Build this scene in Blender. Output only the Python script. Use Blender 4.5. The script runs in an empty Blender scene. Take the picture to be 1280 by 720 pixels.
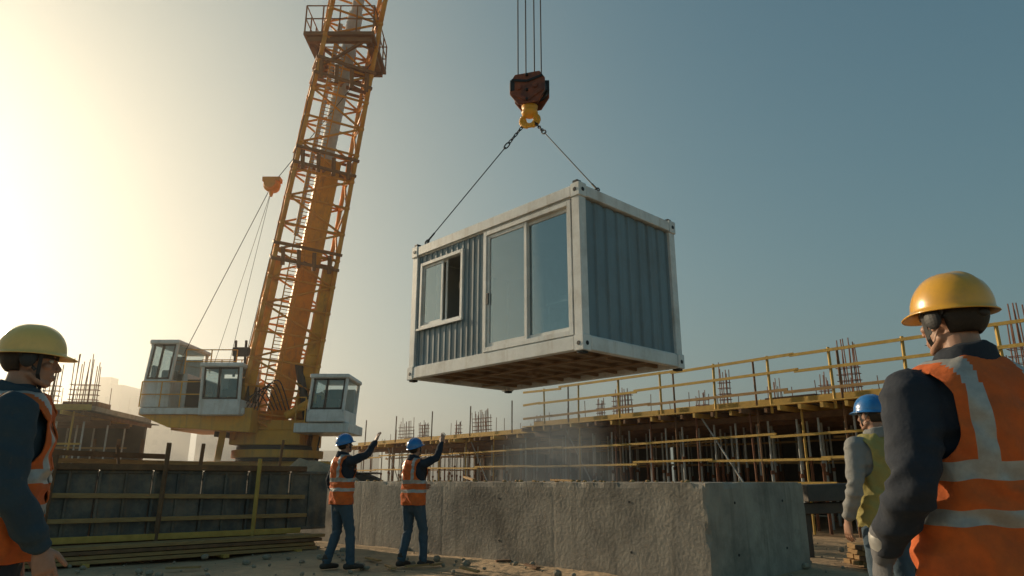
import bpy, math, random
from mathutils import Vector as V, Matrix, noise
random.seed(7)
R=math.radians
scene=bpy.context.scene
scene.view_settings.view_transform='Standard'
scene.view_settings.look='None'
scene.view_settings.exposure=0

# ------------------------------------------------------------------ camera
cam=bpy.data.cameras.new('camera'); camo=bpy.data.objects.new('camera',cam)
scene.collection.objects.link(camo); scene.camera=camo
cam.lens=24; cam.sensor_width=36; cam.clip_end=5000; cam.clip_start=0.05
camo.location=(0,0,1.15); camo.rotation_euler=(R(90+15.7),0,0)

# ------------------------------------------------------------------ light
SAZ,SEL=R(-52),R(19)
S=V((math.sin(SAZ)*math.cos(SEL),math.cos(SAZ)*math.cos(SEL),math.sin(SEL)))
sun=bpy.data.lights.new('sun','SUN'); suno=bpy.data.objects.new('sun',sun)
scene.collection.objects.link(suno)
sun.energy=5; sun.angle=R(0.5); sun.color=(1,.79,.52)
suno.rotation_euler=S.to_track_quat('Z','Y').to_euler()
w=bpy.data.worlds.new('World'); scene.world=w; w.use_nodes=True
nt=w.node_tree; nt.nodes.clear()
def N(t,**k):
    n=nt.nodes.new(t)
    for a,b in k.items(): setattr(n,a,b)
    return n
L=lambda a,b: nt.links.new(a,b)
sky=N('ShaderNodeTexSky',sky_type='NISHITA',sun_disc=False,sun_elevation=SEL,sun_rotation=SAZ)
sky.air_density=1.0; sky.dust_density=1.5; sky.ozone_density=2.5
tint=N('ShaderNodeMix',data_type='RGBA',blend_type='MULTIPLY'); tint.inputs[0].default_value=1
tint.inputs[7].default_value=(.65,.97,.86,1)
L(sky.outputs[0],tint.inputs[6])
# hazy air: broad soft glow around the sun + roll-off of the brightest sky
tc=N('ShaderNodeTexCoord')
G=V((math.sin(R(-42))*math.cos(R(14)),math.cos(R(-42))*math.cos(R(14)),math.sin(R(14))))
dot=N('ShaderNodeVectorMath',operation='DOT_PRODUCT'); dot.inputs[1].default_value=G
L(tc.outputs['Generated'],dot.inputs[0])
mx=N('ShaderNodeMath',operation='MAXIMUM'); mx.inputs[1].default_value=0; L(dot.outputs['Value'],mx.inputs[0])
pw=N('ShaderNodeMath',operation='POWER'); pw.inputs[1].default_value=8; L(mx.outputs[0],pw.inputs[0])
gm=N('ShaderNodeMix',data_type='RGBA',blend_type='MIX'); gm.inputs[6].default_value=(0,0,0,1); gm.inputs[7].default_value=(4.6,4.05,2.75,1)
L(pw.outputs[0],gm.inputs[0])
gl=N('ShaderNodeMix',data_type='RGBA',blend_type='ADD'); gl.inputs[0].default_value=1
L(tint.outputs[2],gl.inputs[6]); L(gm.outputs[2],gl.inputs[7])
cap=N('ShaderNodeVectorMath',operation='DIVIDE'); cap.inputs[1].default_value=(5.8,5.4,4.6); L(gl.outputs[2],cap.inputs[0])
one=N('ShaderNodeVectorMath',operation='ADD'); one.inputs[1].default_value=(1,1,1); L(cap.outputs[0],one.inputs[0])
dv=N('ShaderNodeVectorMath',operation='DIVIDE'); L(gl.outputs[2],dv.inputs[0]); L(one.outputs[0],dv.inputs[1])
bg=N('ShaderNodeBackground'); bg.inputs[1].default_value=.15
out=N('ShaderNodeOutputWorld'); L(dv.outputs[0],bg.inputs[0]); L(bg.outputs[0],out.inputs[0])

# ------------------------------------------------------------------ materials
def pmat(name,c1,c2=None,scale=4,rough=.6,metal=0,bump=0,bscale=30,dirt=None,dscale=1.5,damt=.5,detail=6,stretch=(1,1,1),coat=0,bdist=.02,streak=None):
    m=bpy.data.materials.new(name); m.use_nodes=True
    t=m.node_tree; b=t.nodes['Principled BSDF']
    b.inputs['Roughness'].default_value=rough; b.inputs['Metallic'].default_value=metal
    if coat: b.inputs['Coat Weight'].default_value=coat; b.inputs['Coat Roughness'].default_value=.15
    c2=c2 or tuple(x*.72 for x in c1)
    co=t.nodes.new('ShaderNodeTexCoord'); mp=t.nodes.new('ShaderNodeMapping'); mp.inputs['Scale'].default_value=stretch
    t.links.new(co.outputs['Object'],mp.inputs[0])
    n=t.nodes.new('ShaderNodeTexNoise'); n.inputs['Scale'].default_value=scale; n.inputs['Detail'].default_value=detail; n.inputs['Roughness'].default_value=.65
    t.links.new(mp.outputs[0],n.inputs['Vector'])
    cr=t.nodes.new('ShaderNodeValToRGB'); cr.color_ramp.elements[0].position=.3; cr.color_ramp.elements[1].position=.7
    cr.color_ramp.elements[0].color=(*c2,1); cr.color_ramp.elements[1].color=(*c1,1)
    t.links.new(n.outputs[0],cr.inputs[0]); col=cr.outputs[0]
    def over(col,vec,sc,lo,hi,amt,colr):
        n2=t.nodes.new('ShaderNodeTexNoise'); n2.inputs['Scale'].default_value=sc; n2.inputs['Detail'].default_value=8; n2.inputs['Roughness'].default_value=.7
        t.links.new(vec,n2.inputs['Vector'])
        c3=t.nodes.new('ShaderNodeValToRGB'); c3.color_ramp.elements[0].position=lo; c3.color_ramp.elements[1].position=hi
        c3.color_ramp.elements[1].color=(amt,)*3+(1,)
        t.links.new(n2.outputs[0],c3.inputs[0])
        mi=t.nodes.new('ShaderNodeMix'); mi.data_type='RGBA'; mi.inputs[7].default_value=(*colr,1)
        t.links.new(c3.outputs[0],mi.inputs[0]); t.links.new(col,mi.inputs[6]); return mi.outputs[2]
    if dirt: col=over(col,co.outputs['Object'],dscale,.45,.7,damt,dirt)
    if streak:
        m2=t.nodes.new('ShaderNodeMapping'); m2.inputs['Scale'].default_value=(5,5,.35); t.links.new(co.outputs['Object'],m2.inputs[0])
        col=over(col,m2.outputs[0],1,.52,.68,.6,streak)
    t.links.new(col,b.inputs['Base Color'])
    mr=t.nodes.new('ShaderNodeMapRange'); mr.inputs[3].default_value=max(.05,rough-.12); mr.inputs[4].default_value=min(1,rough+.15)
    t.links.new(n.outputs[0],mr.inputs[0]); t.links.new(mr.outputs[0],b.inputs['Roughness'])
    if bump:
        n3=t.nodes.new('ShaderNodeTexNoise'); n3.inputs['Scale'].default_value=bscale; n3.inputs['Detail'].default_value=8
        t.links.new(mp.outputs[0],n3.inputs['Vector'])
        bp=t.nodes.new('ShaderNodeBump'); bp.inputs['Strength'].default_value=min(1,bump); bp.inputs['Distance'].default_value=bdist
        t.links.new(n3.outputs[0],bp.inputs['Height']); t.links.new(bp.outputs[0],b.inputs['Normal'])
    return m
def glassmat(name,tint=(.55,.68,.7),trans=.45):
    m=bpy.data.materials.new(name); m.use_nodes=True; t=m.node_tree; t.nodes.clear()
    o=t.nodes.new('ShaderNodeOutputMaterial'); g=t.nodes.new('ShaderNodeBsdfGlossy'); g.inputs['Roughness'].default_value=.04; g.inputs['Color'].default_value=(*tint,1)
    tr=t.nodes.new('ShaderNodeBsdfTransparent'); tr.inputs['Color'].default_value=(.75,.85,.88,1)
    mi=t.nodes.new('ShaderNodeMixShader'); mi.inputs[0].default_value=trans
    n=t.nodes.new('ShaderNodeTexNoise'); n.inputs['Scale'].default_value=.8
    bp=t.nodes.new('ShaderNodeBump'); bp.inputs['Strength'].default_value=.04; t.links.new(n.outputs[0],bp.inputs['Height']); t.links.new(bp.outputs[0],g.inputs['Normal'])
    t.links.new(g.outputs[0],mi.inputs[1]); t.links.new(tr.outputs[0],mi.inputs[2]); t.links.new(mi.outputs[0],o.inputs[0]); return m
M={}
M['yellow']=pmat('crane_yellow',(.88,.44,.04),(.78,.36,.03),3,.42,dirt=(.3,.15,.05),dscale=1.2,damt=.45,bump=.1,streak=(.34,.17,.06))
M['orange']=pmat('lattice_orange',(.92,.38,.035),(.76,.29,.03),2,.5,dirt=(.25,.1,.035),dscale=2,damt=.5,bump=.15)
M['rust']=pmat('rusty_steel',(.28,.11,.05),(.13,.055,.035),8,.8,bump=.4)
M['collar']=pmat('collar_brown',(.34,.15,.05),(.22,.09,.035),4,.65,bump=.3)
M['hookred']=pmat('hook_red',(.3,.085,.035),(.15,.05,.03),6,.6,dirt=(.03,.025,.02),dscale=5,damt=.8,bump=.3)
M['steel']=pmat('galvanised_steel',(.58,.59,.57),(.4,.4,.4),6,.45,.15)
M['dark']=pmat('dark_steel',(.035,.035,.037),(.02,.02,.02),6,.55,.3,bump=.2)
M['white']=pmat('white_paint',(.78,.78,.76),(.68,.69,.68),2,.4,dirt=(.33,.28,.22),dscale=1.6,damt=.5,bump=.05,streak=(.46,.4,.33))
M['cladding']=pmat('blue_grey_cladding',(.2,.265,.3),(.15,.21,.245),2.5,.42,dirt=(.15,.145,.135),dscale=1.3,damt=.55,bump=.04,stretch=(1,1,.25),streak=(.13,.14,.135))
M['concrete']=pmat('cast_concrete',(.43,.375,.3),(.22,.195,.165),1.7,.85,bump=.45,bscale=22,dirt=(.09,.078,.063),dscale=.9,damt=.9,detail=12,streak=(.13,.115,.092))
M['wood']=pmat('timber',(.46,.29,.12),(.3,.17,.07),5,.8,bump=.4,bscale=20,stretch=(1,1,6))
M['woody']=pmat('yellow_timber',(.62,.4,.1),(.44,.27,.06),5,.75,bump=.3,bscale=20)
M['woodd']=pmat('weathered_timber',(.26,.14,.07),(.14,.075,.04),5,.85,bump=.5,bscale=25)
M['ply']=pmat('dark_plywood',(.11,.09,.07),(.06,.05,.045),3,.7,bump=.2)
M['panel']=pmat('formwork_panel',(.14,.13,.115),(.07,.07,.065),2.5,.55,.1,bump=.2,dirt=(.3,.23,.16),dscale=2.5,damt=.65,streak=(.24,.15,.085))
M['under']=pmat('floor_underside',(.36,.25,.165),(.23,.155,.105),3,.8,bump=.3)
M['glass']=glassmat('window_glass',(.5,.57,.6),.56)
M['glassd']=glassmat('cab_glass',(.3,.34,.35),.6)
M['rubber']=pmat('black_rubber',(.02,.02,.02),(.012,.012,.012),8,.7)
M['interior']=pmat('interior_panel',(.62,.62,.6),(.5,.5,.48),2,.6)
M['hazeb']=pmat('hazed_facade',(.34,.325,.3),(.3,.285,.265),.05,.9)  # pale tone: distance haze mixed into the wall colour

# ------------------------------------------------------------------ mesh builder
class MB:
    def __init__(s): s.v=[];s.f=[];s.m=[]
    def add(s,vs,fs,mi=0):
        o=len(s.v); s.v+= [tuple(x) for x in vs]; s.f+=[tuple(i+o for i in f) for f in fs]; s.m+=[mi]*len(fs)
    def hexa(s,c,a,b,d,mi=0):
        c=V(c);P=[c+a*i+b*j+d*k for k in(-1,1) for j in(-1,1) for i in(-1,1)]
        fs=[(0,2,3,1),(4,5,7,6),(0,1,5,4),(2,6,7,3),(0,4,6,2),(1,3,7,5)]
        if a.cross(b).dot(d)<0: fs=[f[::-1] for f in fs]
        s.add(P,fs,mi)
    def box(s,x0,x1,y0,y1,z0,z1,mi=0):
        s.hexa(((x0+x1)/2,(y0+y1)/2,(z0+z1)/2),V(((x1-x0)/2,0,0)),V((0,(y1-y0)/2,0)),V((0,0,(z1-z0)/2)),mi)
    def bar(s,p,q,w,h,mi=0,up=(0,0,1)):
        p=V(p);q=V(q);t=(q-p);l=t.length;t=t/l;up=V(up)
        if abs(t.dot(up))>.98: up=V((0,1,0)) if abs(t.y)<.9 else V((1,0,0))
        a=t.cross(up).normalized();b=a.cross(t)
        s.hexa((p+q)/2,t*l/2,a*w/2,b*h/2,mi)
    def cyl(s,p,q,r,r2=None,n=8,mi=0):
        p=V(p);q=V(q);r2=r if r2 is None else r2
        t=(q-p).normalized();u=V((0,0,1)) if abs(t.z)<.95 else V((1,0,0))
        a=t.cross(u).normalized();b=t.cross(a)
        vs=[];
        for c,rr in((p,r),(q,r2)):
            for i in range(n):
                an=2*math.pi*i/n; vs.append(c+a*math.cos(an)*rr+b*math.sin(an)*rr)
        fs=[(i,(i+1)%n,n+(i+1)%n,n+i) for i in range(n)]+[tuple(range(n))[::-1],tuple(range(n,2*n))]
        s.add(vs,fs,mi)
    def path(s,pts,r,n=6,mi=0):
        for a,b in zip(pts,pts[1:]): s.cyl(a,b,r,n=n,mi=mi)
    def sph(s,c,r,mi=0,rot=None,nu=16,nv=10):
        c=V(c); r=(r,r,r) if not hasattr(r,'__len__') else r
        vs=[];fs=[]
        for j in range(1,nv):
            ph=math.pi*j/nv
            for i in range(nu):
                th=2*math.pi*i/nu
                p=V((r[0]*math.sin(ph)*math.cos(th),r[1]*math.sin(ph)*math.sin(th),r[2]*math.cos(ph)))
                if rot: p=rot@p
                vs.append(c+p)
        t=V((0,0,r[2])); t=rot@t if rot else t
        vs.append(c+t); vs.append(c-t); T=len(vs)-2;B=T+1
        for j in range(nv-2):
            for i in range(nu):
                a=j*nu+i;b=j*nu+(i+1)%nu; fs.append((a,a+nu,b+nu,b))
        for i in range(nu):
            fs.append((T,i,(i+1)%nu)); o=(nv-2)*nu; fs.append((B,o+(i+1)%nu,o+i))
        s.add(vs,fs,mi)
    def tube(s,pts,rad,n=16,up=(0,1,0),mi=0,sq=2.0):
        """closed elliptical sweep; rad entries (a along side, b along up)"""
        pts=[V(p) for p in pts]; rad=[(r,r) if not hasattr(r,'__len__') else r for r in rad]
        t0=(pts[0]-pts[1]).normalized(); t1=(pts[-1]-pts[-2]).normalized()
        e0=min(rad[0]);e1=min(rad[-1])
        P=[pts[0]+t0*e0*.9,pts[0]+t0*e0*.6]+pts+[pts[-1]+t1*e1*.6,pts[-1]+t1*e1*.9]
        Q=[tuple(x*.42 for x in rad[0]),tuple(x*.8 for x in rad[0])]+rad+[tuple(x*.8 for x in rad[-1]),tuple(x*.42 for x in rad[-1])]
        vs=[];fs=[];up=V(up)
        for k,(p,q) in enumerate(zip(P,Q)):
            a=P[max(0,k-1)];b=P[min(len(P)-1,k+1)];t=(b-a).normalized()
            sd=t.cross(up)
            if sd.length<.05: sd=t.cross(V((1,0,.01)))
            sd.normalize();u2=sd.cross(t)
            for i in range(n):
                an=2*math.pi*i/n;c=math.cos(an);sn=math.sin(an)
                c=math.copysign(abs(c)**(2/sq),c);sn=math.copysign(abs(sn)**(2/sq),sn)
                vs.append(p+sd*c*q[0]+u2*sn*q[1])
        m=len(P)
        for k in range(m-1):
            for i in range(n):
                a=k*n+i;b=k*n+(i+1)%n; fs.append((a,b,b+n,a+n))
        fs.append(tuple(range(n))[::-1]); fs.append(tuple(range((m-1)*n,m*n)))
        s.add(vs,fs,mi)
    def build(s,name,mats,parent=None,smooth=False,bevel=0,solid=0,matrix=None):
        me=bpy.data.meshes.new(name); me.from_pydata(s.v,[],s.f); 
        for m in mats: me.materials.append(m)
        me.polygons.foreach_set('material_index',s.m)
        if smooth: me.polygons.foreach_set('use_smooth',[True]*len(s.f))
        me.update()
        o=bpy.data.objects.new(name,me); scene.collection.objects.link(o)
        if parent: o.parent=parent
        if solid:
            m=o.modifiers.new('s','SOLIDIFY');m.thickness=solid;m.offset=0
        if bevel:
            m=o.modifiers.new('b','BEVEL');m.width=bevel;m.segments=1;m.limit_method='ANGLE'
        return o
def empty(name,loc=(0,0,0),rz=0,sc=1):
    e=bpy.data.objects.new(name,None); scene.collection.objects.link(e); e.location=loc; e.rotation_euler=(0,0,rz); e.scale=(sc,)*3; e.empty_display_size=.2
    return e
def remesh(o,vox,it=6,fac=.5):
    m=o.modifiers.new('r','REMESH');m.mode='VOXEL';m.voxel_size=vox;m.use_smooth_shade=True
    m=o.modifiers.new('s','SMOOTH');m.iterations=it;m.factor=fac
    dg=bpy.context.evaluated_depsgraph_get()
    me=bpy.data.meshes.new_from_object(o.evaluated_get(dg)); mats=list(o.data.materials)
    o.modifiers.clear(); o.data=me
    me.materials.clear()
    for x in mats: me.materials.append(x)
    me.polygons.foreach_set('use_smooth',[True]*len(me.polygons))
    return me
# ------------------------------------------------------------------ people
def segd(p,a,b):
    ab=b-a;t=max(0,min(1,(p-a).dot(ab)/ab.length_squared));return (p-a-ab*t).length
SKIN=pmat('skin',(.42,.235,.16),(.34,.18,.12),30,.5,bump=.05,bscale=120,bdist=.003)
HAIR=pmat('hair',(.025,.018,.013),(.012,.009,.007),60,.6,bump=.5,bscale=150,bdist=.004)
REFL=pmat('reflective_tape',(.46,.46,.44),(.3,.3,.285),20,.4,.15,bump=.3,bscale=30,bdist=.006,dirt=(.26,.21,.17),dscale=9,damt=.6)
BOOT=pmat('boot_leather',(.06,.04,.03),(.03,.022,.018),12,.6,bump=.2,bdist=.005)
EYE=pmat('eye_white',(.6,.58,.55),None,5,.2); IRIS=pmat('iris',(.03,.018,.01),None,5,.2)
LIP=pmat('strap',(.03,.03,.032),None,20,.6)
def fabric(name,c,c2=None,b=.6,dirt=None): return pmat(name,c,c2,6,.95,bump=b,bscale=28,dirt=dirt or tuple(x*.6+.02 for x in c),dscale=7,damt=.6,bdist=.009)
def fold(p):
    q=V((p.x*6,p.y*6,p.z*13))+noise.noise_vector(p*5)*.9
    a=1-abs(noise.noise(q))*2.4
    b=noise.noise(V((p.x*13+7,p.y*13,p.z*20)))
    return a*.006+b*.003-.002
def person(name,loc,az,H,pose,jacket,pants,vest,helmet,head_yaw=0,head_pitch=0,vox=.014,near=False,glove=None,lean=0,build_=1.0,arm_=1.0,nostripe=False,hat=1.0):
    e=empty(name,loc,-R(az),H/1.76)
    J={'shR':V((.185,0,1.405)),'shL':V((-.185,0,1.405)),'elR':V((.245,-.04,1.12)),'elL':V((-.245,-.04,1.12)),
       'wrR':V((.26,.05,.875)),'wrL':V((-.26,.05,.875)),'hpR':V((.09,0,.9)),'hpL':V((-.09,0,.9)),
       'knR':V((.105,.025,.49)),'knL':V((-.105,.025,.49)),'anR':V((.115,-.02,.09)),'anL':V((-.115,-.02,.09)),
       'hfR':V((0,.12,-1)),'hfL':V((0,.12,-1)),'hpnR':V((-1,0,0)),'hpnL':V((1,0,0)),'curlR':.35,'curlL':.35}
    for k,v in pose.items(): J[k]=V(v) if hasattr(v,'__len__') else v
    bw=build_; ar=arm_
    A=MB()
    rows=[(.80,.10,.09,0),(.86,.165,.118,0),(.93,.178,.128,0),(1.02,.172,.122,.003),(1.12,.168,.118,.006),(1.22,.178,.124,.004),(1.32,.19,.126,0),(1.39,.183,.118,-.004),(1.44,.145,.1,-.008),(1.48,.09,.075,-.01)]
    A.tube([(0,c+lean*(z-.9),z) for z,a,b,c in rows],[(a*bw,b*bw) for z,a,b,c in rows],n=28,up=(0,1,0),sq=2.3)
    for s in'RL':
        sh,el,wr=J['sh'+s],J['el'+s],J['wr'+s]
        sx=1 if s=='R' else -1
        A.tube([V((sx*.06,-.01,1.445)),sh.lerp(V((sx*.06,-.01,1.445)),.5)+V((0,0,.0)),sh],[.05,.06,.07*(1+ar)/2],n=14)
        A.tube([sh,sh.lerp(el,.3),sh.lerp(el,.7),el],[.068*ar,.067*ar,.059*ar,.052*ar],n=14)
        A.tube([el,el.lerp(wr,.25),el.lerp(wr,.7),wr.lerp(el,.06)],[.053*ar,.053*ar,.046*ar,.041],n=14)
        hp,kn,an=J['hp'+s],J['kn'+s],J['an'+s]
        A.tube([hp,hp.lerp(kn,.25),hp.lerp(kn,.7),kn],[.1,.097,.078,.067],n=16)
        A.tube([kn,kn.lerp(an,.25),kn.lerp(an,.65),an.lerp(kn,.02)],[.067,.068,.06,.06],n=16)
    o=A.build('body',[jacket,pants],e)
    me=remesh(o,vox,8)
    js=[J[q] for q in('elR','elL','knR','knL','anR','anL','shR','shL','wrR','wrL')]
    nrm=[v.normal.copy() for v in me.vertices]; cos=[v.co.copy() for v in me.vertices]; flat=[]
    for p,nn in zip(cos,nrm):
        k=.4
        for q in js:
            dd=(p-q).length
            if dd<.25: k+=.75*math.exp(-(dd/.11)**2)
        r=p+nn*fold(p)*k*(2.0 if near else 1.7); flat+=[r.x,r.y,r.z]
    me.vertices.foreach_set('co',flat); me.update()
    legs=[(J['hp'+s],J['kn'+s]) for s in'RL']+[(J['kn'+s],J['an'+s]) for s in'RL']
    arms=[(J['sh'+s],J['el'+s]) for s in'RL']+[(J['el'+s],J['wr'+s]) for s in'RL']
    mi=[0]*len(me.polygons); cen=[f.center.copy() for f in me.polygons]
    for k,c in enumerate(cen):
        if c.z<1.0 and not(c.z>.885 and abs(c.x)<.2):
            dl=min(segd(c,*b)-.08 for b in legs); da=min(segd(c,*b)-.048*ar for b in arms)
            if dl<da: mi[k]=1
    me.polygons.foreach_set('material_index',mi); me.update()
    for s in'RL':
        wr=J['wr'+s];f=J['hf'+s].normalized();pn=J['hpn'+s]; pn=(pn-f*pn.dot(f)).normalized()
        t=f.cross(pn) if s=='R' else pn.cross(f); cu=J['curl'+s]
        Hn=MB()
        if glove: Hn.tube([wr-f*.05,wr+f*.02],[.047,.036],n=14,up=pn)
        Hn.tube([wr-f*.02,wr+f*.02,wr+f*.055,wr+f*.088],[(.027,.021),(.031,.02),(.039,.018),(.04,.014)],n=14,up=pn)
        for k,(off,l,r) in enumerate(((.031,.07,.0092),(.0105,.078,.0095),(-.0105,.073,.009),(-.0305,.057,.0078))):
            b=wr+f*.082+t*off; ang=cu*.5; pts=[b-f*.02,b]; dirv=f+t*off*2.2
            for q,fr in enumerate((.45,.3,.25)):
                dv_=(dirv*math.cos(ang)+pn*math.sin(ang)).normalized(); b=b+dv_*l*fr*1.08; pts.append(b); ang+=cu*(1+.15*k)
            Hn.tube(pts,[r,r,r*.97,r*.9,r*.78],n=8,up=pn)
        b=wr+f*.022+t*.022+pn*.006; d1=(f*.7+t*.75+pn*.25).normalized(); d2=(f*.9+t*.4+pn*.3).normalized()
        Hn.tube([b,b+d1*.035,b+d1*.035+d2*.03,b+d1*.035+d2*.055],[.014,.0125,.0105,.0085],n=8,up=pn)
        ho=Hn.build('hand_'+s.lower(),[glove or SKIN],e)
        remesh(ho,.0036 if near else .0045,2,.4)
        if glove:
            Cf=MB(); Cf.tube([wr-f*.035,wr-f*.015],[(.05,.047),(.047,.044)],n=18,up=pn); Cf.build('glove_cuff_'+s.lower(),[REFL],e,smooth=True)
    for s in'RL':
        an=J['an'+s]; sx=1 if s=='R' else -1
        d=V((sx*.12,1,0)).normalized(); g=V((an.x,an.y,0))
        Bt=MB(); lift=an.z-.09
        Bt.tube([g+V((0,0,.16+lift)),g+V((0,0,.09+lift)),g+V((0,-.005,.05+lift))],[.052,.05,.048],n=14)
        Bt.tube([g-d*.06+V((0,0,.045+lift)),g+V((0,0,.05+lift)),g+d*.09+V((0,0,.043+lift)),g+d*.17+V((0,0,.035+lift))],[(.038,.04),(.042,.045),(.048,.038),(.04,.03)],n=16,up=(0,0,1),sq=2.6)
        bo=Bt.build('boot_'+s.lower(),[BOOT],e); remesh(bo,.01,3)
    hm=Matrix.Translation(V((0,lean*.7+.015,1.64)))@Matrix.Rotation(-R(head_yaw),4,'Z')@Matrix.Rotation(R(head_pitch),4,'X')
    hE=bpy.data.objects.new('head',None); scene.collection.objects.link(hE); hE.parent=e; hE.matrix_local=hm; hE.empty_display_size=.1
    A=MB()
    A.sph((0,-.015,.03),(.075,.095,.088),nu=24,nv=16); A.sph((0,.02,-.04),(.057,.066,.068),nu=24,nv=16)
    A.sph((0,.058,-.088),(.028,.024,.022)); 
    for sx in(-1,1):
        A.tube([(sx*.052,.0,-.06),(sx*.04,.035,-.085),(sx*.02,.06,-.095)],[.016,.015,.014],n=8)
        A.sph((sx*.042,.055,-.022),(.021,.02,.016)); A.sph((sx*.03,.074,.021),(.022,.009,.007))
        A.sph((sx*.081,-.008,-.008),(.007,.019,.031),rot=Matrix.Rotation(R(-12),3,'X')@Matrix.Rotation(R(sx*-18),3,'Z')); A.sph((sx*.083,-.004,-.034),(.006,.01,.01))
        A.sph((sx*.011,.094,-.032),(.008,.009,.007))
        A.sph((sx*.031,.066,-.008),(.016,.01,.006))
    A.tube([(0,.074,.014),(0,.09,-.01),(0,.101,-.027)],[(.009,.01),(.009,.01),(.011,.011)],n=10)
    A.sph((0,.082,-.06),(.022,.011,.006)); A.sph((0,.08,-.071),(.019,.011,.007)); A.sph((0,.075,-.066),(.028,.014,.016))
    A.tube([(0,-.02,-.05),(0,-.028,-.11),(0,-.03,-.19)],[(.055,.056),(.054,.056),(.062,.06)],n=18)
    ho=A.build('face_and_neck',[SKIN],hE); remesh(ho,.0042 if near else .006,4,.5)
    A=MB()
    for sx in(-1,1):
        A.sph((sx*.031,.0655,.003),(.0125,.0115,.0105),0); A.sph((sx*.031,.0745,.002),(.0052,.003,.0052),1)
        A.tube([(sx*.016,.081,.019),(sx*.03,.0825,.024),(sx*.046,.074,.019)],[.0028,.0035,.0025],n=6,mi=2)
    A.sph((0,.0925,-.0655),(.02,.0022,.0014),1)
    A.build('eyes_and_brows',[EYE,IRIS,HAIR],hE,smooth=True)
    A=MB(); A.sph((0,-.026,.016),(.0795,.092,.088),nu=36,nv=26)
    keep=[f for f in A.f if all((A.v[i][1]<.02 or A.v[i][2]>.05) and A.v[i][2]>-.055+ (.04 if abs(A.v[i][0])>.05 and A.v[i][1]>-.03 else 0) for i in f)]
    A.f=keep;A.m=[0]*len(keep); A.build('hair',[HAIR],hE,smooth=True,solid=.006)
    A=MB(); nu,nv=64,18; zc=.036
    vs=[];fs=[]
    def hpnt(ph,th):
        x=.106*math.sin(ph)**.85*math.sin(th); y=-.01+.127*math.sin(ph)**.85*math.cos(th); z=zc+.118*math.cos(ph)
        rid=.006*math.exp(-(x/.011)**2)+.0035*(math.exp(-((abs(x)-.042)/.008)**2))
        z+=rid*math.cos(ph)*(1 if y>-.12 else .5); return V((x,y,z))
    for j in range(nv+1):
        ph=math.pi/2*(j/nv)**.9
        for i in range(nu): vs.append(hpnt(ph if j else .001,2*math.pi*i/nu))
    for j,(ex,dz) in enumerate(((.003,-.008),(.010,-.013),(.012,-.016))):
        for i in range(nu):
            th=2*math.pi*i/nu; c=max(0,math.cos(th)); vis=c**2.5*(.0 if j==0 else .026 if j==1 else .034)
            b=hpnt(math.pi/2,th); r=V((math.sin(th),math.cos(th),0))
            vs.append(b+r*ex+V((0,vis,dz-vis*.3)))
    for j in range(nv+3):
        for i in range(nu):
            a=j*nu+i;b=j*nu+(i+1)%nu; fs.append((a,a+nu,b+nu,b))
    A.add(vs,fs); ho=A.build('hard_hat',[helmet],hE,smooth=True,solid=.0035)
    ho.matrix_local=Matrix.Rotation(R(3),4,'X')@Matrix.Scale(hat,4)
    A=MB()
    pts=[V((.082*math.sin(t),-.012+.102*math.cos(t),.022-.018*(1-math.cos(t))/2)) for t in [2*math.pi*i/32 for i in range(33)]]
    for a,b in zip(pts,pts[1:]): A.bar(a,b,.005,.02)
    A.sph((0,-.118,.004),(.022,.012,.014),nu=12)
    for sx in(-1,1):
        A.bar((sx*.086,.03,.03),(sx*.07,.03,-.06),.003,.014,up=(0,1,0)); A.bar((sx*.07,.03,-.06),(sx*.02,.045,-.112),.003,.014,up=(0,1,0))
        A.bar((sx*.088,-.05,.02),(sx*.078,.02,-.045),.003,.013,up=(0,1,0))
        if near: A.sph((sx*.09,-.012,-.002),(.014,.03,.036),rot=Matrix.Rotation(R(-12),3,'X'))
    A.bar((-.02,.045,-.112),(.02,.045,-.112),.014,.004)
    A.build('helmet_straps',[LIP],hE)
    A=MB(); nu=36; prof=[(-.01,.115,.1),(.015,.098,.094),(.04,.087,.087),(.062,.083,.086),(.07,.076,.08),(.055,.068,.07)]
    vs=[];fs=[]
    for z,a,b in prof:
        for i in range(nu):
            t=2*math.pi*i/nu; vs.append(V((a*math.cos(t),-.016+lean*.6+b*math.sin(t),1.462+z-.018*math.sin(t)+noise.noise(V((math.cos(t)*2,math.sin(t)*2,z*20)))*.008)))
    for j in range(len(prof)-1):
        for i in range(nu): fs.append((j*nu+i,j*nu+(i+1)%nu,(j+1)*nu+(i+1)%nu,(j+1)*nu+i))
    A.add(vs,fs); A.build('collar',[jacket],e,smooth=True,solid=.008)
    # vest : torso shell, sleeveless, armholes follow xcut()
    A=MB(); nu=120; pw_=2.35
    vr=[(.84,.196,.146),(.93,.2,.148),(1.02,.194,.142),(1.12,.19,.138),(1.22,.197,.143),(1.32,.203,.146),(1.385,.2,.139),(1.425,.185,.13),(1.455,.165,.118),(1.478,.135,.106),(1.5,.1,.095)]
    zs=[];z=.84
    while z<1.5: zs.append(z); z+=.009
    zs.append(1.5); vs=[];fs=[];ms=[]
    def rad(z):
        for (a,b) in zip(vr,vr[1:]):
            if a[0]<=z<=b[0]:
                f=(z-a[0])/(b[0]-a[0]); return a[1]+(b[1]-a[1])*f,a[2]+(b[2]-a[2])*f
        return vr[-1][1:]
    def xcut(z):
        if z<1.17: return 9
        if z<1.27: return .2-.055*math.sin((z-1.17)/.1*math.pi/2)
        return .145+max(0,(z-1.38))*.15
    clamp=[]
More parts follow.
